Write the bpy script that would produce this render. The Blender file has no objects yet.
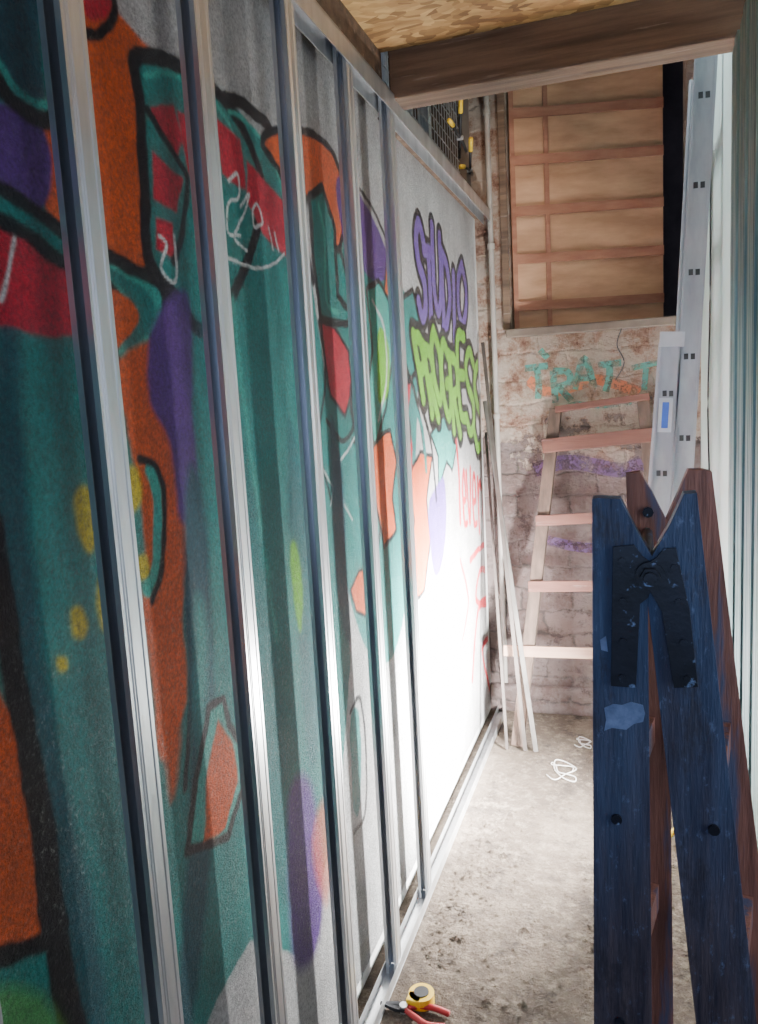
import bpy, math, random
import numpy as np
from mathutils import Vector, Matrix
random.seed(4)
scene = bpy.context.scene
# ------------------------------------------------------------------ survey
# camera solved from the vanishing points; world: +Y down the passage, +Z up, metres
H = 1.6
Fv = Vector((259, -124, 783)).normalized()
Dv = Vector((306, 5583, 783)).normalized()
Rv = Dv.cross(Fv).normalized()
Dv = Fv.cross(Rv).normalized()
FOC = 783.0
def ray(u, v):
    r = Vector((u-379, v-512, FOC))
    return Vector((r.dot(Rv), r.dot(Fv), -r.dot(Dv)))
CAM = Vector((0, 0, H))
def onX(u, v, x): d = ray(u, v); return CAM + d*(x/d.x)
def onY(u, v, y): d = ray(u, v); return CAM + d*(y/d.y)
def onZ(u, v, z): d = ray(u, v); return CAM + d*((z-H)/d.z)

# ------------------------------------------------------------------ materials
def new_mat(name):
    m = bpy.data.materials.new(name); m.use_nodes = True
    nt = m.node_tree; b = nt.nodes['Principled BSDF']
    return m, nt, b
def coords(nt, scale=(1,1,1)):
    tc = nt.nodes.new('ShaderNodeTexCoord'); mp = nt.nodes.new('ShaderNodeMapping')
    mp.inputs['Scale'].default_value = scale
    nt.links.new(tc.outputs['Object'], mp.inputs['Vector']); return mp.outputs['Vector']
def noise(nt, vec, scale, detail=6, rough=.6):
    n = nt.nodes.new('ShaderNodeTexNoise'); n.inputs['Scale'].default_value = scale
    n.inputs['Detail'].default_value = detail; n.inputs['Roughness'].default_value = rough
    nt.links.new(vec, n.inputs['Vector']); return n.outputs['Fac']
def ramp(nt, fac, stops):
    r = nt.nodes.new('ShaderNodeValToRGB'); e = r.color_ramp.elements
    while len(e) < len(stops): e.new(.5)
    for i, (p, c) in enumerate(stops):
        e[i].position = p; e[i].color = (*c, 1) if len(c) == 3 else c
    nt.links.new(fac, r.inputs['Fac']); return r.outputs['Color']
def mix(nt, fac, a, b, blend='MIX'):
    m = nt.nodes.new('ShaderNodeMix'); m.data_type = 'RGBA'; m.blend_type = blend
    for s, v in ((0, fac), (6, a), (7, b)):
        if isinstance(v, bpy.types.NodeSocket): nt.links.new(v, m.inputs[s])
        else: m.inputs[s].default_value = v if s == 0 else (*v, 1)
    return m.outputs[2]
def bump(nt, b, h, strength=.3, dist=.01):
    bp = nt.nodes.new('ShaderNodeBump'); bp.inputs['Strength'].default_value = strength
    bp.inputs['Distance'].default_value = dist
    nt.links.new(h, bp.inputs['Height']); nt.links.new(bp.outputs['Normal'], b.inputs['Normal'])
def mottled(name, c1, c2, scale=8, rough=.6, metal=0, bscale=60, bstr=.3, bdist=.004, stretch=(1,1,1), c3=None, s3=40, t3=(.62,.68)):
    m, nt, b = new_mat(name); v = coords(nt, stretch)
    col = ramp(nt, noise(nt, v, scale), [(.35, c1), (.68, c2)])
    if c3:
        k = ramp(nt, noise(nt, v, s3, 8), [(t3[0], (0,0,0)), (t3[1], (1,1,1))])
        col = mix(nt, k, col, c3)
    nt.links.new(col, b.inputs['Base Color'])
    b.inputs['Roughness'].default_value = rough; b.inputs['Metallic'].default_value = metal
    if bstr: bump(nt, b, noise(nt, v, bscale, 8), bstr, bdist)
    return m
M = {}
M['wall'] = mottled('whitewash', (.42,.43,.42), (.62,.62,.60), 3, .75, 0, 110, .5, .004, c3=(.30,.31,.31), s3=18, t3=(.60,.75))
M['steel'] = mottled('galvanised_steel', (.52,.53,.54), (.78,.79,.80), 14, .34, .85, 200, .06, .001, (1,1,.15))
M['steel_g'] = mottled('greenish_steel', (.10,.17,.175), (.24,.36,.36), 10, .38, .75, 200, .06, .001, (1,1,.15))
M['alu'] = mottled('aluminium', (.28,.285,.32), (.44,.445,.48), 10, .45, .5, 150, .08, .001, (1,1,.3))
M['hole'] = mottled('dark_plastic', (.010,.010,.012), (.02,.02,.025), 10, .6, 0, 50, .1, .001)
M['drywall'] = mottled('pale_board', (.46,.58,.54), (.58,.68,.64), 2, .7, 0, 90, .1, .002)
M['wood'] = mottled('old_timber', (.065,.04,.028), (.18,.115,.075), 6, .75, 0, 40, .6, .005, (.35,5,5), c3=(.28,.22,.18), s3=9, t3=(.6,.72))
M['woodp'] = mottled('reddish_plank', (.075,.026,.018), (.15,.060,.042), 6, .75, 0, 40, .4, .003, (.4,5,5), c3=(.20,.14,.12), s3=10)
M['woodv'] = mottled('ladder_timber', (.045,.028,.020), (.11,.068,.050), 6, .8, 0, 40, .5, .004, (5,5,.4))
M['woodl'] = mottled('light_plank', (.22,.12,.085), (.32,.20,.14), 6, .7, 0, 40, .3, .003, (.4,5,5))
M['woodr'] = mottled('brown_timber', (.10,.04,.033), (.23,.10,.08), 8, .6, 0, 40, .5, .003, (6,6,.5), c3=(.05,.06,.12), s3=5, t3=(.5,.6))
M['bracket'] = mottled('black_bracket_steel', (.004,.005,.010), (.012,.015,.03), 10, .4, .2, 60, .3, .002, c3=(.16,.24,.42), s3=48, t3=(.60,.68))
M['ply'] = mottled('plywood', (.33,.18,.10), (.54,.33,.20), 3, .65, 0, 30, .2, .002, (1,1,4))
M['plystrip'] = mottled('plywood_batten', (.24,.10,.06), (.33,.155,.095), 8, .6, 0, 40, .2, .002, (1,1,4))
M['dark'] = mottled('dark_plaster', (.045,.035,.045), (.09,.07,.085), 4, .9, 0, 30, .4, .004)
M['brown'] = mottled('dusty_brown_plaster', (.10,.075,.06), (.20,.155,.12), 5, .9, 0, 30, .4, .004)
M['pipe'] = mottled('grey_pvc', (.26,.235,.215), (.36,.33,.30), 8, .5, 0, 60, .1, .001)
M['stick'] = mottled('dusty_grey_batten', (.03,.024,.020), (.07,.055,.048), 8, .7, 0, 60, .2, .001)
M['stick2'] = mottled('weathered_batten', (.055,.05,.045), (.11,.10,.09), 8, .7, 0, 60, .2, .001)
M['yplastic'] = mottled('yellow_plastic', (.65,.42,.02), (.85,.58,.04), 10, .4, 0, 60, .1, .001)
M['rplastic'] = mottled('red_plastic', (.30,.015,.02), (.45,.03,.03), 10, .4, 0, 60, .1, .001)
M['label'] = mottled('white_label', (.45,.47,.54), (.55,.57,.63), 10, .5, 0, 60, 0, .001)
M['bluelabel'] = mottled('blue_label', (.03,.07,.35), (.04,.10,.42), 10, .5, 0, 60, 0, .001)
M['string'] = mottled('white_string', (.65,.63,.58), (.78,.76,.72), 10, .7, 0, 60, .1, .001)
M['patch'] = mottled('pale_blue_paint', (.07,.11,.22), (.18,.25,.44), 30, .6, 0, 60, .3, .002)

# dusty floor: cement, sand drifts, crumbs
m, nt, b = new_mat('dusty_concrete'); v = coords(nt)
c = ramp(nt, noise(nt, v, 2.5, 8, .65), [(.33,(.095,.066,.046)),(.5,(.165,.120,.086)),(.68,(.27,.205,.15))])
k = ramp(nt, noise(nt, v, 20, 10, .78), [(.50,(0,0,0)),(.60,(1,1,1))]); c = mix(nt, k, c, (.30,.235,.175))
k = ramp(nt, noise(nt, v, 8, 10, .75), [(.53,(0,0,0)),(.64,(.85,.85,.85))]); c = mix(nt, k, c, (.060,.042,.031))
nt.links.new(c, b.inputs['Base Color']); b.inputs['Roughness'].default_value=.97
hh = nt.nodes.new('ShaderNodeMath'); hh.operation='MULTIPLY_ADD'; hh.inputs[1].default_value=2; nt.links.new(noise(nt, v, 9, 10, .75), hh.inputs[0]); nt.links.new(noise(nt, v, 45, 8, .7), hh.inputs[2])
bump(nt, b, hh.outputs[0], 1.0, .10); M['floor']=m

# mural paint: colour from the painted attribute, broken up by the roughcast of the wall; glints painted in as pale specks, stronger on the lower half
m, nt, b = new_mat('sprayed_paint'); v = coords(nt); v2 = coords(nt, (1,1,.12))
at = nt.nodes.new('ShaderNodeAttribute'); at.attribute_name='paint'
f1 = ramp(nt, noise(nt, v, 6, 8, .65), [(.3,(.66,.66,.66)),(.7,(1.0,1.0,1.0))])
c = mix(nt, 1.0, at.outputs['Color'], f1, 'MULTIPLY')
f2 = ramp(nt, noise(nt, v2, 16, 5, .6), [(.35,(.80,.80,.82)),(.65,(1.0,1.0,1.0))])
c = mix(nt, .8, c, f2, 'MULTIPLY')
f3 = ramp(nt, noise(nt, v, 140, 6, .8), [(.35,(.40,.40,.40)),(.62,(1.25,1.25,1.25))])
c = mix(nt, .9, c, f3, 'MULTIPLY')
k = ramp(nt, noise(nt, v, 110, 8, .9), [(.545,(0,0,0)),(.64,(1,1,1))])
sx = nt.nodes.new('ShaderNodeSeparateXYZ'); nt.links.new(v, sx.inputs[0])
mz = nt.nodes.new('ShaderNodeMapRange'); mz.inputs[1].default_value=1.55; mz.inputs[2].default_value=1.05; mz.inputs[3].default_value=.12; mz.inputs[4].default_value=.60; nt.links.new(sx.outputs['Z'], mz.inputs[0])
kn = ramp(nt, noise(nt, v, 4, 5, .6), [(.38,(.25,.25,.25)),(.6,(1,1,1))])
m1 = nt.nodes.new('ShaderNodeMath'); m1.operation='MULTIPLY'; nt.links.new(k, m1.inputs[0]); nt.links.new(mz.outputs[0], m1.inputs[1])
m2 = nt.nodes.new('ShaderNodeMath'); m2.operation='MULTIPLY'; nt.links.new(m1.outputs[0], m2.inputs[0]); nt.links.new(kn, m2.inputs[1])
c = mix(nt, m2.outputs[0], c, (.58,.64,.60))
nt.links.new(c, b.inputs['Base Color'])
b.inputs['Roughness'].default_value=.30
hh = nt.nodes.new('ShaderNodeMath'); hh.operation='ADD'; nt.links.new(noise(nt, v, 110, 8, .75), hh.inputs[0]); nt.links.new(noise(nt, v, 260, 5, .7), hh.inputs[1])
bump(nt, b, hh.outputs[0], 1.0, .012); M['mural']=m

# trestle timber: blue paint above, browner towards the feet
m, nt, b = new_mat('blue_stained_timber'); v = coords(nt, (5,5,.5)); vv = coords(nt)
blue = ramp(nt, noise(nt, v, 7), [(.35,(.012,.024,.066)),(.68,(.042,.078,.165))])
brown = ramp(nt, noise(nt, v, 9), [(.35,(.022,.020,.036)),(.68,(.085,.066,.078))])
sx = nt.nodes.new('ShaderNodeSeparateXYZ'); nt.links.new(vv, sx.inputs[0])
ad = nt.nodes.new('ShaderNodeMath'); ad.operation='ADD'; nt.links.new(noise(nt, v, 3, 8), ad.inputs[0]); nt.links.new(sx.outputs['Z'], ad.inputs[1])
mr = nt.nodes.new('ShaderNodeMapRange'); mr.inputs[1].default_value=1.15; mr.inputs[2].default_value=1.75; nt.links.new(ad.outputs[0], mr.inputs[0])
c = mix(nt, mr.outputs[0], brown, blue)
k = ramp(nt, noise(nt, coords(nt,(1,1,.5)), 60, 10, .8), [(.56,(0,0,0)),(.67,(.7,.7,.7))]); c = mix(nt, k, c, (.13,.19,.34))
k = ramp(nt, noise(nt, coords(nt,(1,1,.4)), 12, 10, .75), [(.54,(0,0,0)),(.62,(.7,.7,.7))]); c = mix(nt, k, c, (.020,.018,.030))
nt.links.new(c, b.inputs['Base Color']); b.inputs['Roughness'].default_value=.55
bump(nt, b, noise(nt, v, 45, 8), .6, .003); M['bluewood']=m

# OSB
m, nt, b = new_mat('osb_board'); v = coords(nt, (1,2.0,1))
dv = nt.nodes.new('ShaderNodeTexNoise'); dv.inputs['Scale'].default_value=9; nt.links.new(v, dv.inputs['Vector'])
va = nt.nodes.new('ShaderNodeVectorMath'); va.operation='MULTIPLY_ADD'; va.inputs[1].default_value=(.10,.10,0); nt.links.new(dv.outputs['Color'], va.inputs[0]); nt.links.new(v, va.inputs[2])
vo = nt.nodes.new('ShaderNodeTexVoronoi'); vo.inputs['Scale'].default_value = 28; nt.links.new(va.outputs[0], vo.inputs['Vector'])
sp = nt.nodes.new('ShaderNodeSeparateColor'); nt.links.new(vo.outputs['Color'], sp.inputs['Color'])
c = ramp(nt, sp.outputs[0], [(0,(.24,.12,.04)), (.5,(.50,.29,.11)), (1,(.70,.46,.20))])
k = ramp(nt, noise(nt, v, 5), [(.35,(.45,.36,.30)), (.6,(1,1,1))]); c = mix(nt, .75, c, k, 'MULTIPLY')
nt.links.new(c, b.inputs['Base Color']); b.inputs['Roughness'].default_value=.6; M['osb']=m

# back wall: crumbling plaster over rough whitewashed masonry
m, nt, b = new_mat('plaster_over_brick'); v = coords(nt)
rot = nt.nodes.new('ShaderNodeMapping'); rot.inputs['Rotation'].default_value=(math.radians(90),0,0); nt.links.new(v, rot.inputs['Vector'])
def warp(src, sc, amp):
    wv = nt.nodes.new('ShaderNodeTexNoise'); wv.inputs['Scale'].default_value=sc; wv.inputs['Detail'].default_value=4; nt.links.new(src, wv.inputs['Vector'])
    va = nt.nodes.new('ShaderNodeVectorMath'); va.operation='MULTIPLY_ADD'; va.inputs[1].default_value=(amp,amp,0)
    nt.links.new(wv.outputs['Color'], va.inputs[0]); nt.links.new(src, va.inputs[2]); return va.outputs[0]
wv = warp(warp(rot.outputs['Vector'], 5, .10), 30, .03)
br = nt.nodes.new('ShaderNodeTexBrick'); nt.links.new(wv, br.inputs['Vector'])
br.inputs['Scale'].default_value=1; br.inputs['Brick Width'].default_value=.25; br.inputs['Row Height'].default_value=.115
br.inputs['Mortar Size'].default_value=.012; br.inputs['Mortar Smooth'].default_value=1
br.inputs['Color1'].default_value=(.14,.092,.082,1); br.inputs['Color2'].default_value=(.24,.175,.16,1); br.inputs['Mortar'].default_value=(.10,.08,.072,1)
wash = ramp(nt, noise(nt, v, 6, 12, .75), [(.44,(0,0,0)),(.56,(.92,.92,.92))])
c1 = mix(nt, wash, br.outputs['Color'], (.26,.205,.195))
dk = ramp(nt, noise(nt, v, 10, 12, .78), [(.53,(0,0,0)),(.62,(.85,.85,.85))]); c1 = mix(nt, dk, c1, (.075,.052,.047))
sx = nt.nodes.new('ShaderNodeSeparateXYZ'); nt.links.new(v, sx.inputs[0])
ad = nt.nodes.new('ShaderNodeMath'); ad.operation='ADD'; n2 = noise(nt, v, 4, 12, .72)
mu_ = nt.nodes.new('ShaderNodeMath'); mu_.operation='MULTIPLY_ADD'; mu_.inputs[1].default_value=2.0; mu_.inputs[2].default_value=-1.0
nt.links.new(n2, mu_.inputs[0]); nt.links.new(mu_.outputs[0], ad.inputs[0]); nt.links.new(sx.outputs['Z'], ad.inputs[1])
mr = nt.nodes.new('ShaderNodeMapRange'); mr.inputs[1].default_value=1.34; mr.inputs[2].default_value=1.38
nt.links.new(ad.outputs[0], mr.inputs[0])
plast = ramp(nt, noise(nt, v, 8, 12, .78), [(.38,(.18,.080,.055)),(.45,(.38,.235,.17)),(.52,(.52,.41,.335)),(.7,(.60,.52,.45))])
c2 = mix(nt, mr.outputs[0], c1, plast)
nt.links.new(c2, b.inputs['Base Color']); b.inputs['Roughness'].default_value=.95
hm = nt.nodes.new('ShaderNodeMath'); hm.operation='MULTIPLY_ADD'; hm.inputs[1].default_value=-.14
nt.links.new(br.outputs['Fac'], hm.inputs[0]); nt.links.new(noise(nt, v, 12, 12, .78), hm.inputs[2])
h2 = nt.nodes.new('ShaderNodeMath'); h2.operation='MULTIPLY_ADD'; h2.inputs[1].default_value=.25; nt.links.new(mr.outputs[0], h2.inputs[0]); nt.links.new(hm.outputs[0], h2.inputs[2])
bump(nt, b, h2.outputs[0], 1.0, .07); M['brick']=m
# faded tag paint
def faded(name, col):
    m, nt, b = new_mat(name); v = coords(nt)
    b.inputs['Base Color'].default_value=(*col,1); b.inputs['Roughness'].default_value=.9
    k = ramp(nt, noise(nt, v, 22, 10, .8), [(.38,(0,0,0)),(.54,(.85,.85,.85))]); nt.links.new(k, b.inputs['Alpha']); return m
M['backteal']=faded('faded_teal_spray',(.07,.24,.20)); M['backorange']=faded('faded_orange_spray',(.48,.15,.07)); M['backpurple']=faded('faded_purple_spray',(.12,.07,.15))

def emis(name, c, s):
    m, nt, b = new_mat(name); b.inputs['Base Color'].default_value=(*c,1)
    b.inputs['Emission Color'].default_value=(*c,1); b.inputs['Emission Strength'].default_value=s; return m
M['lampglass'] = emis('lamp_glass', (1,.97,.92), 6)

# ------------------------------------------------------------------ mesh builder
class B:
    def __init__(s): s.v=[]; s.f=[]; s.m=[]; s.sm=[]; s.mats=[]
    def mi(s, mat):
        if mat not in s.mats: s.mats.append(mat)
        return s.mats.index(mat)
    def add(s, vs, fs, mat, smooth=False):
        o=len(s.v); s.v += [tuple(p) for p in vs]; k=s.mi(mat)
        for f in fs: s.f.append([o+i for i in f]); s.m.append(k); s.sm.append(smooth)
    def box(s, lo, hi, mat, mtx=None):
        vs=[Vector((x,y,z)) for x in (lo[0],hi[0]) for y in (lo[1],hi[1]) for z in (lo[2],hi[2])]
        if mtx: vs=[mtx@p for p in vs]
        s.add(vs, [(0,1,3,2),(4,6,7,5),(0,4,5,1),(2,3,7,6),(0,2,6,4),(1,5,7,3)], mat)
    def prism(s, pts, ext, mat):
        pts=[Vector(p) for p in pts]; e=Vector(ext); n=len(pts)
        s.add(pts+[p+e for p in pts], [list(range(n))[::-1], list(range(n,2*n))]+[(i,(i+1)%n,n+(i+1)%n,n+i) for i in range(n)], mat)
    def cyl(s, p0, p1, r0, mat, r1=None, n=16, cap=True):
        p0=Vector(p0); p1=Vector(p1); r1=r0 if r1 is None else r1
        q=(p1-p0).to_track_quat('Z','Y'); vs=[]
        for p,r in ((p0,r0),(p1,r1)):
            vs += [p+q@Vector((r*math.cos(2*math.pi*i/n), r*math.sin(2*math.pi*i/n),0)) for i in range(n)]
        s.add(vs, [(i,(i+1)%n,n+(i+1)%n,n+i) for i in range(n)], mat, True)
        if cap: s.add(vs, [list(range(n))[::-1], list(range(n,2*n))], mat)
    def beam(s, p0, p1, w, d, mat, wdir=(1,0,0)):
        p0=Vector(p0); p1=Vector(p1); a=(p1-p0).normalized(); w0=Vector(wdir); w0=(w0-a*w0.dot(a)).normalized(); d0=a.cross(w0)
        q=[w0*w/2+d0*d/2, -w0*w/2+d0*d/2, -w0*w/2-d0*d/2, w0*w/2-d0*d/2]
        s.prism([p0+x for x in q], p1-p0, mat)
    def tube(s, pts, r, mat, n=8):
        pts=[Vector(p) for p in pts]; vs=[]; fs=[]
        for i,p in enumerate(pts):
            t=(pts[min(i+1,len(pts)-1)]-pts[max(i-1,0)]).normalized()
            a=t.cross(Vector((0,0,1)));  a = a.normalized() if a.length>1e-3 else Vector((1,0,0)); c=t.cross(a)
            vs += [p+(a*math.cos(2*math.pi*k/n)+c*math.sin(2*math.pi*k/n))*r for k in range(n)]
        for i in range(len(pts)-1):
            fs += [(i*n+k, i*n+(k+1)%n, (i+1)*n+(k+1)%n, (i+1)*n+k) for k in range(n)]
        s.add(vs, fs+[list(range(n))[::-1], [(len(pts)-1)*n+k for k in range(n)]], mat, True)
    def build(s, name, bevel=0, solid=0, fixn=True):
        me=bpy.data.meshes.new(name); me.from_pydata(s.v, [], s.f)
        for mt in s.mats: me.materials.append(M[mt])
        for p,k,sm in zip(me.polygons, s.m, s.sm): p.material_index=k; p.use_smooth=sm
        if fixn:
            import bmesh
            bm=bmesh.new(); bm.from_mesh(me); bmesh.ops.recalc_face_normals(bm, faces=bm.faces); bm.to_mesh(me); bm.free()
        o=bpy.data.objects.new(name, me); scene.collection.objects.link(o)
        if solid: md=o.modifiers.new('s','SOLIDIFY'); md.thickness=solid
        if bevel: md=o.modifiers.new('b','BEVEL'); md.width=bevel; md.segments=2; md.limit_method='ANGLE'
        return o
def cat(pts, closed=True, n=5):
    pts=[Vector(p) for p in pts]; N=len(pts); out=[]
    for i in range(N if closed else N-1):
        g=(lambda j: pts[j%N]) if closed else (lambda j: pts[max(0,min(N-1,j))])
        a,b_,c,d=g(i-1),g(i),g(i+1),g(i+2)
        for k in range(n):
            t=k/n; out.append(.5*((2*b_)+(c-a)*t+(2*a-5*b_+4*c-d)*t*t+(3*b_-a-3*c+d)*t**3))
    if not closed: out.append(pts[-1])
    return out

# ------------------------------------------------------------------ room shell
WX=-.735; RX=.27; BY=3.86; ZT=2.44; OS=2.58; BEAMY=2.28
b=B(); b.box((-1.6,-.6,-.1),(1.4,5.0,0),'floor'); b.build('floor')
b=B(); b.box((WX-.12,-.3,0),(WX,BEAMY+.1,OS),'wall'); b.box((WX-.12,BEAMY+.1,0),(WX,BY,ZT),'wall'); b.build('wall_left')
b=B(); b.box((-1.25,BEAMY+.1,ZT-.1),(-1.15,5.0,3.7),'brown'); b.build('wall_left_upper')
b=B(); b.box((RX,2.28,0),(RX+.08,BY,3.6),'drywall'); b.build('wall_right')
ox0,ox1,oz0,oz1=-.575,.21,1.90,3.10
b=B(); b.box((WX-.01,BY,0),(ox0,BY+.3,3.6),'brick'); b.box((ox1,BY,0),(RX+.08,BY+.3,3.6),'brick')
b.box((ox0,BY,0),(ox1,BY+.3,oz0),'brick'); b.box((ox0,BY,oz1),(ox1,BY+.3,3.6),'brick')
b.box((-1.5,BY,0),(WX-.01,BY+.3,3.6),'brown'); wall_back=b.build('wall_back')
b=B(); b.box((-1.5,4.8,1.6),(1.2,4.9,3.6),'dark'); b.build('wall_loft')
b=B(); b.box((-1.6,BEAMY+.1,3.6),(1.3,5.0,3.7),'brown'); b.build('ceiling_stairwell')
b=B(); b.box((-.9,BY+.3,1.75),(1.1,4.8,1.85),'dark'); b.build('floor_loft')
b=B(); b.box((WX-.12,-.3,OS),(1.3,BEAMY,OS+.02),'osb'); b.build('ceiling')
b=B(); b.box((WX+.07,BEAMY,2.45),(1.3,BEAMY+.10,2.60),'wood'); b.build('ceiling_beam',.006)
b=B(); b.box((WX,-.3,2.50),(WX+.05,BEAMY,OS),'wood'); b.build('timber_batten')
b=B(); b.box((WX,BY-.05,0),(RX,BY,.14),'brick'); b.build('baseboard_back',.015)

# ------------------------------------------------------------------ steel frame in front of the mural
XF=-.655; XB=-.688
ends=[.585,.90,1.225,1.585,1.935,2.285]
def stud(b, y1, z0, z1, mat='steel', xf=XF, xb=XB, w=.05, sgn=1):
    y0=y1-w; L=.009; g=.0016
    fl=[(xf,y0)]
    for a in (.12,.24,.76):
        yy=y0+w*a; fl += [(xf,yy),(xf-g*sgn,yy+w*.03),(xf-g*sgn,yy+w*.06),(xf,yy+w*.09)]
    fl.append((xf,y1))
    prof=[(xf-L*sgn,y0)]+fl+[(xb,y1),(xb,y0),(xb+L*sgn,y0)]
    n=len(prof); vs=[Vector((x,y,z)) for z in (z0,z1) for x,y in prof]
    b.add(vs, [(i,i+1,n+i+1,n+i) for i in range(n-1)], mat)
for i,y in enumerate(ends):
    b=B(); stud(b, y, .003, 2.455, w=.046); b.build('steel_stud', solid=.0009, fixn=False)
b=B()
b.box((XB-.004,-.2,0),(XF+.004,BY-.06,.002),'steel'); b.box((XF+.002,-.2,0),(XF+.0035,BY-.06,.035),'steel'); b.box((XB-.0035,-.2,0),(XB-.002,BY-.06,.035),'steel')
b.build('steel_floor_track')
b=B()
b.box((XB-.03,-.2,2.458),(XF+.004,BY-.002,2.462),'steel'); b.box((XF+.002,-.2,2.41),(XF+.004,BY-.002,2.46),'steel'); b.box((XB-.005,-.2,2.41),(XB-.003,BY-.002,2.46),'steel')
b.build('steel_ceiling_track')
b=B(); b.box((WX-.12,BEAMY+.12,ZT),(WX+.015,BY-.002,ZT+.012),'wood'); b.build('timber_plate')

# ------------------------------------------------------------------ mural, sprayed into a fine colour grid on the wall
C={'teal':(.006,.27,.245),'teal_l':(.05,.52,.43),'teal_d':(.003,.10,.14),'orange':(.90,.14,.022),'red':(.68,.010,.045),'redline':(.80,.01,.03),
'purple':(.13,.04,.30),'violet':(.20,.10,.50),'green':(.20,.60,.02),'yellow':(.75,.60,.02),'black':(.005,.006,.010),'white':(.80,.84,.82),'grey':(.38,.385,.385)}
ys=[-.25]
while ys[-1]<BY-.052: ys.append(ys[-1]+(.02 if ys[-1]<.38 else .0032+.0008*max(0,ys[-1]-.5)))
ys=np.array(ys); ys[-1]=BY-.05; zs=np.arange(0.04,2.50,.0038)
Y,Z=np.meshgrid(ys,zs,indexing='ij')
W1=np.sin(Y*31+Z*17)+np.sin(Y*13-Z*41+1)+.6*np.sin(Y*83+Z*67+2)+.5*np.sin(Z*151-Y*97)
W2=np.sin(Y*27-Z*23+3)+np.sin(Y*47+Z*11)+.6*np.sin(Y*71-Z*89)+.5*np.sin(Y*143+Z*119)
Yw=Y+.0014*W1; Zw=Z+.0014*W2
IMG=np.empty(Y.shape+(3,)); IMG[:]=(.62,.62,.61)
def sub(pts, pad):
    a=np.searchsorted(ys,pts[:,0].min()-pad); c=np.searchsorted(ys,pts[:,0].max()+pad)
    d=np.searchsorted(zs,pts[:,1].min()-pad); e=np.searchsorted(zs,pts[:,1].max()+pad)
    return slice(a,c),slice(d,e)
def segd(y,z,p,q):
    d=q-p; L2=max((d**2).sum(),1e-12); t=np.clip(((y-p[0])*d[0]+(z-p[1])*d[1])/L2,0,1)
    return np.hypot(y-p[0]-t*d[0], z-p[1]-t*d[1]), t
def toW(pts):
    return [onX(u,v,WX) for u,v in pts]
def comp(sl, cov, mat):
    IMG[sl]=IMG[sl]*(1-cov[...,None])+np.array(C[mat])*cov[...,None]
def P(mat, px, smooth=True, soft=.006, alpha=1.0):
    p=toW(px); p=cat(p) if smooth else p; pts=np.array([(q.y,q.z) for q in p])
    sl=sub(pts,.03); y=Yw[sl]; z=Zw[sl]
    if y.size==0: return
    dm=np.full(y.shape,9.); ins=np.zeros(y.shape,bool); n=len(pts)
    for i in range(n):
        a=pts[i]; c=pts[(i+1)%n]; dd,_=segd(y,z,a,c); dm=np.minimum(dm,dd)
        if a[1]!=c[1]:
            ins ^= ((a[1]>z)!=(c[1]>z)) & (y < (c[0]-a[0])*(z-a[1])/(c[1]-a[1])+a[0])
    sd=np.where(ins,dm,-dm); comp(sl, np.clip(.5+sd/soft,0,1)*alpha, mat)
    comp(sl, np.clip(np.exp(-np.maximum(-sd,0)/.008)*.10,0,1)*(~ins), mat)
def L(mat, px, w, closed=False, smooth=True, soft=.005):
    p=toW(px); p=cat(p,closed,5) if smooth else p
    pts=np.array([(q.y,q.z) for q in p])
    if closed: pts=np.vstack([pts,pts[:1]])
    ws=w if isinstance(w,(list,tuple)) else (w,w)
    sl=sub(pts,max(ws)+.02); y=Yw[sl]; z=Zw[sl]
    if y.size==0: return
    sd=np.full(y.shape,9.); n=len(pts)-1
    for i in range(n):
        dd,t=segd(y,z,pts[i],pts[i+1]); ww=ws[0]+(ws[1]-ws[0])*(i+t)/n
        sd=np.minimum(sd,dd-ww/2)
    comp(sl, np.clip(.5-sd/soft,0,1), mat)
def O(mat, pts, w, lc='black', smooth=True):
    P(mat, pts, smooth); L(lc, pts, w, True, smooth)
# body colours
P('grey',[(150,-60),(300,-60),(330,120),(330,250),(150,120)],False,.06,.3)
P('teal',[(-300,-80),(60,-80),(120,20),(150,60),(225,98),(262,140),(300,215),(318,330),(330,420),(342,560),(350,660),(340,800),(322,880),(300,955),(250,940),(215,1000),(185,1080),(-300,1080)],False)
P('teal',[(335,240),(365,270),(400,285),(414,330),(417,400),(410,560),(398,640),(382,665),(362,640),(342,560),(325,420)])
# upper left corner
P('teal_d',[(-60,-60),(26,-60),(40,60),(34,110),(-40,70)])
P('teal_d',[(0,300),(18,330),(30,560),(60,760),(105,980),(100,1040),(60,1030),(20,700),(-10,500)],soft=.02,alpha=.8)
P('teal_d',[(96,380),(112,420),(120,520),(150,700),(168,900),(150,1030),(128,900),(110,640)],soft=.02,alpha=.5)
P('orange',[(60,-40),(104,-30),(118,12),(152,52),(140,110),(142,220),(150,268),(105,268),(80,190),(55,60)],False)
P('orange',[(35,110),(95,90),(110,260),(60,235),(40,190)])
P('red',[(80,-40),(104,-20),(112,4),(104,20),(84,14)]); L('black',[(80,30),(97,34),(110,24),(115,6),(106,-14),(98,-40)],.016)
P('purple',[(-60,95),(20,112),(44,132),(50,170),(40,208),(8,196),(-60,170)])
L('black',[(-60,40),(-10,70),(8,100),(38,118),(64,112)],.024)
L('teal_l',[(-60,20),(-10,56),(12,88),(38,104),(58,98)],.012)
P('red',[(-90,190),(10,195),(50,240),(78,262),(88,320),(60,338),(20,330),(-90,300)])
L('white',[(-20,205),(12,212),(9,262),(0,300)],.006)
O('teal_l',[(-60,160),(0,188),(70,238),(120,262),(158,284),(166,318),(150,350),(125,374),(112,350),(118,322),(112,292),(60,262),(10,222),(-60,200)],.024)
P('teal',[(-50,175),(20,209),(70,248),(120,274),(148,294),(154,318),(142,340),(128,354),(122,345),(128,322),(118,286),(62,254),(15,217),(-50,190)])
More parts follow.
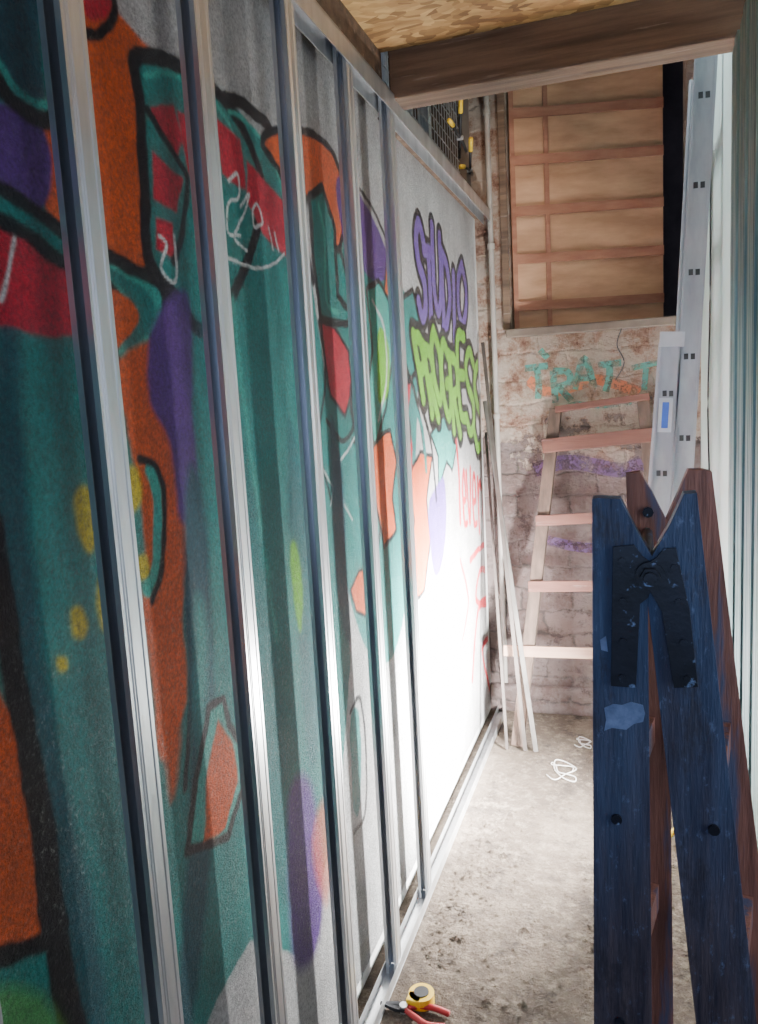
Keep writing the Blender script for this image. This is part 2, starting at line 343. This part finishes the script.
P('orange',[(105,292),(128,300),(138,318),(126,340),(108,348)])
# red-striped block
O('teal',[(134,58),(165,62),(200,78),(226,104),(252,150),(262,200),(240,280),(205,330),(178,300),(150,266),(143,190),(140,110)],.028)
L('teal_l',[(144,76),(170,74),(198,88),(220,110),(240,150)],.010)
P('red',[(150,108),(172,106),(182,140),(176,158),(152,120)],False)
P('red',[(176,110),(205,120),(212,170),(188,176)],False)
P('red',[(152,150),(182,180),(176,212),(152,198)],False)
P('red',[(155,218),(172,222),(176,262),(156,250)],False)
L('black',[(147,110),(176,158),(186,182),(182,235),(172,262)],.015)
P('red',[(246,160),(285,205),(292,262),(262,235),(246,200)],False)
P('red',[(215,118),(240,140),(245,190),(222,175)],False)
L('teal_l',[(196,180),(206,240),(202,310)],.016)
L('black',[(225,98),(250,110),(275,140),(300,225),(312,280)],.028)
L('teal_l',[(228,112),(250,126),(270,155),(288,215)],.010)
# orange and purple drips
P('orange',[(110,372),(150,340),(178,330),(185,430),(190,520),(182,620),(186,700),(160,760),(150,640),(140,500),(125,420)],soft=.010)
P('orange',[(140,600),(170,600),(180,720),(170,800),(158,700)],soft=.02)
P('purple',[(150,335),(172,296),(188,300),(192,400),(196,500),(180,520),(168,440),(148,400)],soft=.012)
L('black',[(188,540),(187,620),(190,700),(184,790)],(.006,.016))
L('teal_l',[(232,300),(246,420),(262,540),(276,640)],.008,soft=.02)
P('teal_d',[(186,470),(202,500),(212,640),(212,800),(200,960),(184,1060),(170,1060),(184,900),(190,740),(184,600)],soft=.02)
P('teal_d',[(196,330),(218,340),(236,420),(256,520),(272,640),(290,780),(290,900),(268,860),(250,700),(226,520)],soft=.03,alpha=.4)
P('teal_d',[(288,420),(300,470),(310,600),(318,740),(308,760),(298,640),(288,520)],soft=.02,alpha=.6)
P('teal_l',[(196,600),(206,620),(206,700),(200,760),(194,690)],soft=.03,alpha=.6)
# mid details
L('teal_l',[(150,470),(157,500),(156,560),(146,590)],.026); L('black',[(140,458),(154,466),(164,500),(162,560),(150,600)],.014)
P('yellow',[(74,500),(84,486),(96,500),(97,530),(90,550),(80,538)],soft=.010)
P('yellow',[(70,612),(80,607),(87,622),(82,638),(72,634)],soft=.01); P('yellow',[(97,585),(108,572),(118,580),(114,625),(101,628)],soft=.012)
P('yellow',[(56,657),(64,656),(65,669),(58,669)],soft=.008); P('yellow',[(137,560),(146,556),(148,574),(140,580)],soft=.008)
P('yellow',[(128,470),(138,468),(140,500),(130,510)],soft=.012)
O('teal_l',[(186,852),(196,780),(208,708),(222,700),(228,724),(240,742),(242,790),(228,836)],.018,smooth=False)
P('orange',[(203,842),(207,770),(217,722),(232,742),(237,782),(225,828)],False)
# bottom left
P('orange',[(-300,600),(-20,660),(26,740),(48,930),(20,948),(-300,990)],False)
L('black',[(-10,520),(18,700),(40,820),(56,940),(78,1060)],[.035,.05],False)
L('black',[(-80,990),(10,955),(44,940),(62,926)],.026)
P('green',[(-60,1000),(20,990),(52,1010),(60,1060),(-60,1080)],soft=.02,alpha=.5)
# middle columns
P('green',[(290,545),(297,548),(302,590),(300,632),(293,600)],soft=.012)
O('red',[(318,322),(334,326),(348,352),(352,392),(344,416),(330,396),(324,360)],.012,smooth=False)
O('orange',[(262,138),(300,130),(330,150),(345,200),(338,250),(320,215),(306,200),(300,235),(282,180)],.020)
O('teal',[(309,196),(322,188),(334,226),(337,296),(354,316),(345,324),(320,320),(313,260)],.022,smooth=False)
L('teal_l',[(318,206),(324,240),(326,300),(338,314)],.014)
P('purple',[(336,180),(352,186),(368,210),(384,245),(389,275),(372,280),(352,255),(342,235)])
L('black',[(340,178),(356,186),(374,212),(390,250)],.014)
O('orange',[(386,262),(400,290),(408,330),(402,350),(392,320),(384,290)],.014,smooth=False)
O('teal_l',[(366,290),(378,280),(388,300),(392,360),(385,410),(374,450),(366,400),(372,350)],.018,smooth=False)
P('green',[(378,330),(388,345),(388,390),(378,400)])
L('white',[(372,300),(384,330),(386,380),(378,420)],.012)
L('black',[(340,250),(352,300),(358,350),(350,400),(362,460)],.022)
L('black',[(318,300),(325,380),(318,440),(330,500)],.012)
L('black',[(352,440),(372,470),(380,520),(372,580)],.018)
L('black',[(326,420),(340,440),(352,430),(360,400),(368,380)],.016)
L('white',[(330,505),(336,470),(350,445),(362,425)],.007); L('white',[(322,470),(340,500),(352,520)],.006)
P('teal_d',[(330,420),(342,470),(346,560),(350,640),(340,620),(333,540)],soft=.02)
O('orange',[(350,590),(358,572),(368,566),(372,590),(366,618),(356,610)],.010,smooth=False)
O('orange',[(370,450),(380,436),(390,430),(396,462),(392,500),(396,530),(384,548),(376,505)],.016,smooth=False)
P('red',[(392,350),(404,340),(410,380),(406,420),(396,410)])
O('teal',[(400,300),(412,290),(420,320),(420,368),(408,382),(400,350)],.022,smooth=False)
O('orange',[(408,476),(420,452),(432,456),(426,500),(430,540),(424,590),(412,606),(408,560),(414,520)],.016,smooth=False)
O('teal_l',[(430,434),(446,412),(456,446),(452,470),(446,462),(438,492),(438,456)],.016,smooth=False)
P('violet',[(428,510),(436,486),(444,480),(446,520),(442,560),(434,574)],soft=.012)
P('red',[(398,430),(406,420),(412,450),(408,510),(400,500)])
L('black',[(400,395),(410,430),(404,480),(412,530),(405,600)],.022)
L('black',[(418,400),(430,440),(436,500)],.026); L('black',[(404,360),(416,400),(424,450)],.026); L('teal',[(412,400),(422,430),(426,470)],.030)
L('black',[(350,712),(360,700),(366,760),(364,815),(354,832)],.014); P('teal',[(350,720),(358,712),(361,760),(358,815),(352,800)])
P('purple',[(288,800),(308,780),(322,860),(320,930),(308,965),(292,950)],soft=.03)
P('orange',[(312,850),(322,800),(330,850),(326,906)],soft=.03,alpha=.6)
# white tag
for s_ in ([(203,166),(196,190),(204,232),(226,258),(262,268),(284,254)],[(240,205),(248,194),(244,212),(234,238),(246,250)],[(228,180),(236,172),(238,196),(228,204),(228,232),(240,236)],
 [(252,212),(256,205),(262,222),(254,228),(252,214)],[(268,228),(272,248)],[(274,232),(278,250)],[(158,236),(166,246),(160,270),(174,282),(174,236)]): L('white',s_,.0065,soft=.003)
G={'S':[[(.9,.15),(.5,0),(.1,.2),(.3,.45),(.8,.6),(.85,.88),(.4,1),(.05,.85)]],
'T':[[(0,.08),(1,.02)],[(.5,.05),(.55,.5),(.45,1)]],'U':[[(.1,0),(.1,.7),(.45,1),(.85,.75),(.9,0)]],
'D':[[(.15,0),(.2,1)],[(.1,.02),(.7,.15),(.95,.55),(.6,.9),(.15,1)]],'I':[[(.5,0),(.5,1)]],
'O':[[(.5,0),(.1,.3),(.1,.75),(.5,1),(.9,.7),(.9,.3),(.5,0)]],
'P':[[(.2,1),(.15,0)],[(.15,.02),(.8,.08),(.85,.45),(.2,.55)]],'R':[[(.2,1),(.15,0)],[(.15,.02),(.8,.08),(.85,.42),(.2,.52)],[(.35,.52),(.65,.75),(.95,1)]],
'G':[[(.9,.15),(.5,0),(.1,.35),(.15,.8),(.55,1),(.9,.8),(.9,.55),(.55,.55)]],
'E':[[(.9,0),(.2,.05),(.2,.95),(.95,1)],[(.2,.5),(.75,.48)]],'A':[[(.05,1),(.45,0),(.95,1)],[(.2,.65),(.8,.65)]],
'l':[[(.4,-.4),(.6,.2),(.4,1)]],'e':[[(.1,.55),(.8,.45),(.6,0),(.15,.3),(.25,.9),(.9,.9)]],'v':[[(0,.1),(.4,1),(.9,0)]],
'r':[[(.2,0),(.3,1)],[(.25,.35),(.6,.05),(.9,.15)]],'a':[[(.8,.2),(.3,.1),(.1,.7),(.5,1),(.8,.3),(.95,1)]],'g':[[(.8,.2),(.3,.1),(.1,.6),(.6,.8),(.8,.1),(.8,1.2),(.3,1.5)]]}
def word(line, txt, quad, layers, gap=.12, wob=0):
    n=len(txt); TL,TR,BR,BL=[Vector((*q,)) for q in quad]
    for mat,w in layers:
        for i,ch in enumerate(txt):
            dy=wob*math.sin(i*2.1)
            for st in G[ch]:
                pts=[]
                for (gx,gy) in st:
                    s_=(i+gap/2+gx*(1-gap))/n; t=gy+dy
                    p=TL.lerp(TR,s_).lerp(BL.lerp(BR,s_),t); pts.append((p.x,p.y))
                line(mat, pts, w)
word(L,'STUDIO',[(414,218),(466,280),(466,336),(419,316)],[('black',.105),('violet',.050)],-.1,.18)
word(L,'PROGRESS',[(412,334),(482,354),(482,440),(422,398)],[('black',.120),('green',.052)],-.12,.16)
word(L,'leverage',[(455,464),(497,486),(497,535),(458,522)],[('redline',.034)],.1,.06)
L('redline',[(470,560),(484,545),(491,560),(489,600),(476,600),(480,570),(490,575)],.032)
L('redline',[(472,680),(478,610),(490,600),(492,630),(482,650),(490,690)],.032)
L('redline',[(460,560),(468,600),(462,640)],.022)
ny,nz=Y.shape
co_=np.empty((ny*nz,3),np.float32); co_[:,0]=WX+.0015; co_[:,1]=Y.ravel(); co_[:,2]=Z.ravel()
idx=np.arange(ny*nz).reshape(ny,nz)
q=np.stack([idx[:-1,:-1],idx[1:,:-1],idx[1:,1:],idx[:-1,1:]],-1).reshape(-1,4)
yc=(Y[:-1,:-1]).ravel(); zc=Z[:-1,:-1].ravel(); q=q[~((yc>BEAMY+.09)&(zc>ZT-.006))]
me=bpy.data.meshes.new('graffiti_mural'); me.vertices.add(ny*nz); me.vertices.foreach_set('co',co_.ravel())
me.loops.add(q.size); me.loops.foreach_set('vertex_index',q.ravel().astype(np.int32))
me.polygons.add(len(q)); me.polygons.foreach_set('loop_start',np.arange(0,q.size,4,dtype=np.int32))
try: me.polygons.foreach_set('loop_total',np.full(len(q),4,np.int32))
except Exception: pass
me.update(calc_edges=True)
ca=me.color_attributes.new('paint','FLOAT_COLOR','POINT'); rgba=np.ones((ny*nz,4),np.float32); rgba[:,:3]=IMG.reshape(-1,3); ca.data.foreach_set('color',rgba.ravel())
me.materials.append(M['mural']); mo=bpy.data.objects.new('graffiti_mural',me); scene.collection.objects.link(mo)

# back wall tag (thin paint film on the plaster)
tb=B(); tk=[1]
def tline(mat, px, w):
    pts=cat([onY(u,v,BY) for u,v in px],False,6); n=len(pts); off=Vector((0,-.0004*tk[0],0)); tk[0]+=1; vs=[]
    for i,p in enumerate(pts):
        t=pts[min(i+1,n-1)]-pts[max(i-1,0)]; t=t.normalized(); qn=Vector((t.z,0,-t.x)); vs+=[p+qn*w/2+off,p-qn*w/2+off]
    tb.add(vs,[(2*i,2*i+1,2*i+3,2*i+2) for i in range(n-1)],mat)
tline('backorange',[(528,380),(548,392),(575,386),(600,380),(640,392)],.05); tline('backpurple',[(534,470),(570,462),(620,470),(642,462)],.07); tline('backpurple',[(545,540),(590,548),(630,540)],.05)
word(tline,'TRAT',[(524,366),(622,362),(618,390),(528,400)],[('backteal',.032)],.05,.20)
tline('backteal',[(552,414),(575,404),(600,406),(632,402)],.024); tline('backteal',[(632,368),(660,362)],.026); tline('backteal',[(646,368),(644,390)],.026); tline('backteal',[(540,350),(548,358)],.03)
tb.build('graffiti_tag',fixn=False).parent=wall_back

# ------------------------------------------------------------------ loft opening contents
b=B()
A_=Matrix.Translation((ox0+.008,BY+.05,0))@Matrix.Rotation(math.radians(15),4,'Z')
Wd=.71
b.box((0,0,oz0+.012),(Wd,.02,oz1-.012),'ply',A_)
for z in (2.02,2.24,2.46,2.69,2.90): b.box((0,-.012,z-.022),(Wd,-.001,z+.022),'plystrip',A_)
for x in (.012,.17): b.box((x-.011,-.0105,oz0+.014),(x+.011,-.0005,oz1-.014),'plystrip',A_)
b.build('plywood_shutter')
b=B(); b.box((ox0-.02,BY-.05,oz0-.03),(ox1+.02,BY+.04,oz0+.01),'brown'); b.build('window_sill',.006)
b=B(); b.box((ox0-.035,BY-.02,oz0+.012),(ox0+.0,BY-.001,3.3),'wood'); b.build('trim_1',.004)
b=B(); b.cyl((-.655,BY-.03,.15),(-.655,BY-.03,3.5),.013,'pipe')
for z in (.6,1.5,2.3,2.9): b.cyl((-.655,BY-.03,z-.012),(-.655,BY-.03,z+.012),.018,'pipe')
b.build('conduit_pipe')
for y in (2.62,2.95,3.28,3.58):
    b=B(); stud(b, y, ZT+.013, 3.59, xf=-.86, xb=-.91, w=.04); b.build('loft_steel_stud', solid=.001, fixn=False)
b=B(); b.beam((-.83,2.45,2.66),(-.83,BY-.01,2.66),.04,.003,'steel',(0,0,1)); b.beam((-.83,2.45,2.95),(-.83,BY-.01,2.95),.04,.003,'steel',(0,0,1)); b.build('steel_rail')
b=B(); z=ZT+.013; y=2.45
while z<3.4: b.beam((-.795,2.42,z+.003),(-.795,BY-.01,z+.003),.003,.003,'steel',(0,0,1)); z+=.05
while y<BY-.02: b.beam((-.792,y,ZT+.014),(-.792,y,3.4),.003,.003,'steel'); y+=.05
b.build('wire_mesh_panel')
def clamp(p, ang):
    b=B(); p=Vector(p); K=1.5
    for s in (1,-1):
        d=Vector((.1+.15*s, math.cos(ang)*1, math.sin(ang)*1+.35*s)).normalized()
        b.tube([p, p+d*.05*K, p+d*.11*K+Vector((0,0,.008*s))], .006,'hole'); b.tube([p+d*.075*K, p+d*.115*K+Vector((0,0,.008*s))], .010,'yplastic')
        b.tube([p, p-d*.04*K, p-d*.07*K+Vector((0,0,.01*s))], .007,'hole')
    b.cyl(p-Vector((.014,0,0)),p+Vector((.014,0,0)),.010,'steel'); b.build('spring_clamp')
clamp(onX(460,138,-.745), 2.6); clamp(onX(470,170,-.745), 2.9)

# ------------------------------------------------------------------ aluminium ladder, leaning on right wall, rungs along Y
LY=2.95
a1=onY(707,42,LY); a0=onY(680,520,LY)
d=(a1-a0); bot=a0+d*((.12-a0.z)/d.z); top=a1
l1=onY(672,338,LY); l0=onY(658,520,LY); d2=(l1-l0); lb=l0+d2*((0.0-l0.z)/d2.z)
b=B()
def section(p0,p1,mat,w,yo,span):
    a=(p1-p0).normalized(); side=Vector((a.z,0,-a.x)); ln=(p1-p0).length
    for yy in (yo,yo+span):
        q0=p0.copy(); q0.y=yy; q1=p1.copy(); q1.y=yy
        b.beam(q0,q1,w,.024,mat,side)
        for s in (-1,1): b.beam(q0+side*s*(w/2-.004)+Vector((0,-.014,0)), q1+side*s*(w/2-.004)+Vector((0,-.014,0)), .006,.006,mat,side)
    k=.18
    while k<ln-.05:
        c=p0+a*k; b.cyl((c.x,yo,c.z),(c.x,yo+span,c.z),.014,mat)
        for s in (-.012,.012):
            h=c+side*s*.9; b.box((h.x-.007,yo-.0135,h.z-.010),(h.x+.007,yo-.0115,h.z+.010),'hole')
        k+=.28
section(bot,top,'alu',.070,LY,.34)
section(lb,l1,'alu',.072,LY,.34)
a=(l1-lb).normalized(); side=Vector((a.z,0,-a.x))
b.beam(l1-a*.03-Vector((0,.004,0)), l1+a*.02-Vector((0,.004,0)), .08,.04,'label',side)
s0=onY(664,432,LY); s1=onY(666,398,LY)
b.beam(s0-Vector((0,.0135,0)),s1-Vector((0,.0135,0)),.046,.002,'label',side)
b.beam(s0.lerp(s1,.12)-Vector((0,.015,0)),s0.lerp(s1,.88)-Vector((0,.015,0)),.022,.002,'bluelabel',side)
b.box((lb.x-.04,LY-.02,0),(lb.x+.04,LY+.02,.03),'hole'); b.box((lb.x-.04,LY+.32,0),(lb.x+.04,LY+.36,.03),'hole')
b.build('aluminium_ladder')

# ------------------------------------------------------------------ old wooden ladder on back wall
b=B()
fl=Vector((-.54,3.43,0)); tl=Vector((-.372,BY-.03,1.52)); fr=Vector((.16,3.43,0)); tr=Vector((.02,BY-.03,1.56))
b.beam(fl,tl,.055,.05,'woodv'); b.beam(fr,tr,.055,.05,'woodv')
for v_,mt,hh,ext in ((403,'woodp',.03,0),(446,'woodp',.065,.04),(520,'woodp',.05,.03),(585,'woodp',.05,.03),(650,'woodl',.050,.11)):
    best=min((abs(onY(560,v_,fl.lerp(tl,t/200).y).z-fl.lerp(tl,t/200).z),t/200) for t in range(201))[1]
    pl=fl.lerp(tl,best); pr=fr.lerp(tr,best); o=Vector((0,-.035,.0))
    b.beam(pl+o-Vector((ext,0,0)),pr+o+Vector((.03,0,0)),hh,.022,mt,(0,.2,1))
b.build('wooden_ladder',.003)
for (u0,v0,u1,v1,w,mt) in ((529,742,491,345,.016,'stick'),(540,740,498,400,.020,'stick2'),(512,738,494,430,.012,'stick')):
    p0=onZ(u0,v0,0); p1=onX(u1,v1,-.705); p1.y=min(p1.y,BY-.06); p0.y=min(p0.y,3.36)
    b=B(); b.beam(p0+Vector((0,0,.01)),p1,w,.010,mt); b.build('leaning_batten')

# ------------------------------------------------------------------ trestle
FY=1.15; RY=1.49; TH=.034
def foot(p, q, z=0.0):
    d=q-p; return p+d*((z-p.z)/d.z)
b=B()
def leg(top, innerpx, outerpx, y, mat):
    T=[onY(u,v,y) for u,v in top]
    ib=foot(T[-1], onY(innerpx[0],innerpx[1],y)); ob=foot(T[0], onY(outerpx[0],outerpx[1],y))
    b.prism(T+[ib,ob],(0,TH,0),mat); return ob,ib
e1=leg([(592,499),(597,498),(620,499),(636,530),(652,556),(648,606)],(652,1024),(594,1024),FY,'bluewood')
e2=leg([(697,493),(684,494),(670,524),(652,556),(648,606)],(696,1024),(757,1024),FY+.001,'bluewood')
e3=leg([(626,474),(640,472),(652,492),(666,520),(668,552)],(672,900),(638,900),RY,'woodr')
e4=leg([(712,472),(704,470),(688,470),(676,498),(666,520),(668,552)],(722,900),(764,900),RY+.001,'woodr')
def mid(e): return (e[0]+e[1])/2
tops=[onY(612,520,FY),onY(684,520,FY),onY(643,500,RY),onY(694,500,RY)]
for z in (.28,.62,.96):
    for i,j,ea,eb in ((0,2,e1,e3),(1,3,e2,e4)):
        A=tops[i]; Bm=mid(ea); p=A.lerp(Bm,(A.z-z)/(A.z)); Cc=tops[j]; D_=mid(eb); qq=Cc.lerp(D_,(Cc.z-z)/(Cc.z))
        p.y=FY+TH; qq.y=RY; b.beam(p,qq,.022,.05,'woodr',(1,0,0))
        b.cyl((p.x,FY-.004,z),(p.x,FY+.002,z),.008,'bracket')
def plate(px,y0,th,mat): b.prism([onY(u,v,y0) for u,v in px],(0,th,0),mat)
# hinge: a strap down each leg joined by ears round the pivot bolt
plate([(613,547),(634,545),(642,556),(650,562),(655,580),(648,598),(640,604),(636,688),(611,686)],FY-.005,.004,'bracket')
plate([(676,548),(664,549),(656,558),(646,564),(644,582),(654,598),(662,612),(674,688),(698,687),(690,612)],FY-.0095,.004,'bracket')
plate([(604,708),(613,704),(622,705),(631,702),(643,705),(645,714),(643,722),(634,724),(626,730),(612,728),(604,731),(606,720)],FY-.0006,.0005,'patch')
plate([(600,640),(606,636),(608,652),(601,650)],FY-.0006,.0005,'patch')
h=onY(650,574,FY); b.cyl((h.x,FY-.034,h.z),(h.x,RY+.04,h.z),.009,'bracket')
b.cyl((h.x,FY-.014,h.z),(h.x,FY-.0095,h.z),.020,'bracket'); b.cyl((h.x,FY-.026,h.z),(h.x,FY-.014,h.z),.014,'bracket',n=6)
for u,v in ((622,560),(623,600),(623,640),(622,676)):
    p=onY(u,v,FY); b.cyl((p.x,FY-.009,p.z),(p.x,FY-.004,p.z),.005,'bracket',n=8)
for u,v in ((674,566),(678,600),(683,640),(687,676)):
    p=onY(u,v,FY); b.cyl((p.x,FY-.013,p.z),(p.x,FY-.009,p.z),.005,'bracket',n=8)
for u,v in ((648,512),(678,600)):
    p=onY(u,v,RY); b.cyl((p.x,RY-.006,p.z),(p.x,RY+.001,p.z),.010,'bracket',n=8)
b.build('wooden_trestle',.002)

# ------------------------------------------------------------------ right side: stack of steel profiles standing on end
for i in range(9):
    y=1.60+i*.085
    b=B(); stud(b, y+.05, .002, 2.43, 'steel_g', xf=RX-.035-.003*(i%2), xb=RX-.004, w=.06, sgn=-1); b.build('steel_profile', solid=.001, fixn=False)
pts=cat([(RX-.008,3.3,2.5),(RX-.012,3.25,1.9),(RX-.01,3.35,1.5),(RX-.012,3.2,1.0),(RX-.01,3.3,.02)],False,8)
b=B(); b.tube(pts,.003,'hole'); b.build('power_cable')
pts=cat([(-.07,BY-.055,oz0-.03),(-.09,BY-.03,1.80),(-.06,BY-.02,1.72),(-.10,BY-.02,1.64)],False,8)
b=B(); b.tube(pts,.003,'hole'); b.build('hanging_cord')

# ------------------------------------------------------------------ work lamp on small stand
LP=Vector((.12,2.66,.50)); dl=Vector((-1,.12,.04)).normalized()
b=B(); T=Matrix.Translation(LP)@dl.to_track_quat('Z','Y').to_matrix().to_4x4()
b.box((-.10,-.075,-.05),(.10,.075,-.004),'hole',T); b.box((-.09,-.065,-.003),(.09,.065,-.001),'lampglass',T)
for k in range(6): b.box((-.09+k*.034,-.07,-.075),(-.082+k*.034,.07,-.05),'hole',T)
b.tube([LP+Vector((.03,-.11,0)),LP+Vector((.03,-.11,-.09)),LP+Vector((.03,.11,-.09)),LP+Vector((.03,.11,0))],.007,'yplastic')
base=LP+Vector((.03,0,-.09)); b.cyl((base.x,base.y,.12),base,.012,'yplastic')
for a in (0.5,2.6,4.7): b.tube([(base.x,base.y,.16),(base.x+.09*math.cos(a),base.y+.14*math.sin(a),.009)],.009,'yplastic')
b.build('work_lamp',.002)
def area(name, loc, dirv, sx, sy, power, col, spread=180):
    l=bpy.data.lights.new(name,'AREA'); l.shape='RECTANGLE'; l.size=sx; l.size_y=sy; l.energy=power; l.color=col; l.spread=math.radians(spread)
    o=bpy.data.objects.new(name,l); o.location=loc; o.rotation_euler=Vector(dirv).to_track_quat('-Z','Y').to_euler(); scene.collection.objects.link(o); return o
def spot(name, loc, tgt, power, col, ang, blend=.8, r=.04):
    l=bpy.data.lights.new(name,'SPOT'); l.energy=power; l.color=col; l.spot_size=math.radians(ang); l.spot_blend=blend; l.shadow_soft_size=r
    o=bpy.data.objects.new(name,l); o.location=loc; o.rotation_euler=(Vector(tgt)-Vector(loc)).to_track_quat('-Z','Y').to_euler(); scene.collection.objects.link(o); return o
area('work_lamp_light', LP+dl*.01, dl, .16,.12, 250, (1,.98,.96), 150)
area('work_lamp_beam_light', LP+dl*.012, Vector((-1,.20,.06)), .14,.10, 520, (1,.98,.96), 90)
spot('shutter_fill_light', (-.52,3.10,3.40), (-.50,3.95,2.12), 34, (1,.72,.50), 56, 1)  # unseen warm spot, added to brighten the left of the plywood shutter
area('osb_fill_light', (.25,1.0,2.25), (-.05,.5,.85), .2,.2, 3.2, (1,.74,.42))  # added out of view, stands in for warm bounce on the OSB
area('rear_blue_fill_light', (.1,-.9,1.7), (0,1,-.05), .9,1.2, 13, (.46,.62,1))  # blue fill added behind the camera, standing for daylight from there
area('side_daylight', (1.3,1.0,1.5), (-1,.1,-.05), 1.2,1.4, 28, (.90,.97,1))
spot('right_wall_glare_fill', (-.2,2.9,3.5), (.27,2.9,2.3), 130, (.85,.95,1), 80, .8, .1)  # unseen spot added to put glare on the right wall

# ------------------------------------------------------------------ floor clutter
def gz(u,v,z=0): return onZ(u,v,z)
c=gz(422,1003); b=B()
b.cyl((c.x,c.y,.003),(c.x,c.y,.032),.034,'yplastic',n=32); b.cyl((c.x,c.y,.032),(c.x,c.y,.035),.020,'hole',n=24)
b.box((c.x-.034,c.y-.036,.003),(c.x+.005,c.y+.0,.032),'yplastic'); b.box((c.x-.05,c.y-.034,.006),(c.x-.034,c.y-.018,.012),'steel')
b.build('tape_measure',.004)
b=B(); pv=gz(404,1012)+Vector((0,0,.012))
for s in (1,-1):
    g1=cat([pv, pv+Vector((.035,.018*s-.004,.0)), pv+Vector((.075,.030*s-.01,0)), pv+Vector((.12,.022*s-.012,0))],False,5)
    b.tube(g1,.008,'rplastic'); b.prism([pv+Vector((.01,.012*s,-.004)),pv+Vector((-.02,.014*s,-.004)),pv+Vector((-.065,.002*s,-.004)),pv+Vector((-.02,-.002*s,-.004))],(0,0,.009),'hole')
b.cyl(pv-Vector((0,0,.01)),pv+Vector((0,0,.010)),.011,'steel'); b.build('tin_snips')
keep=[(c.x,c.y),(pv.x,pv.y),(.07,LY),(.07,LY+.34),(.0,LY)]
for (u,v,r) in ((560,772,.05),(582,744,.03)):
    c=gz(u,v); keep.append((c.x,c.y)); pts=[(c.x+r*(1+.5*math.sin(k*.9))*math.cos(k*.75), c.y+r*1.4*math.sin(k*.55)*(1+.4*math.cos(k*1.3)), .006+.002*(k%3)) for k in range(22)]
    b=B(); b.tube(cat(pts,False,4),.0022,'string',6); b.build('string_tangle')
b=B()
for k in range(900):
    x=random.uniform(-.62,.20); y=random.uniform(1.60,3.36); r=random.uniform(.002,.009)*(1 if k%12 else 2)
    if random.random()<.45: x=-.62+abs(random.gauss(0,.10))
    if any(abs(x-a_)<.13 and abs(y-b_)<.13 for a_,b_ in keep): continue
    vs=[Vector((x,y,0))+Vector((dx*r*random.uniform(.6,1.3),dy*r*random.uniform(.6,1.3),dz*r)) for dx,dy,dz in ((1,0,0),(0,1,0),(-1,0,0),(0,-1,0),(.3,.2,.9))]
    b.add(vs,[(0,1,4),(1,2,4),(2,3,4),(3,0,4),(3,2,1,0)],'floor')
b.build('rubble_debris')

# ------------------------------------------------------------------ world + camera
w=bpy.data.worlds.new('World'); scene.world=w; w.use_nodes=True
w.node_tree.nodes['Background'].inputs[0].default_value=(.55,.64,.80,1); w.node_tree.nodes['Background'].inputs[1].default_value=.25
cd=bpy.data.cameras.new('camera'); co=bpy.data.objects.new('camera',cd); scene.collection.objects.link(co)
cd.sensor_fit='VERTICAL'; cd.sensor_height=36; cd.lens=36*FOC/1024; cd.clip_start=.02
co.matrix_world=Matrix(((Rv.x,-Rv.y,-Rv.z,0),(Fv.x,-Fv.y,-Fv.z,0),(-Dv.x,Dv.y,Dv.z,H),(0,0,0,1))); scene.camera=co
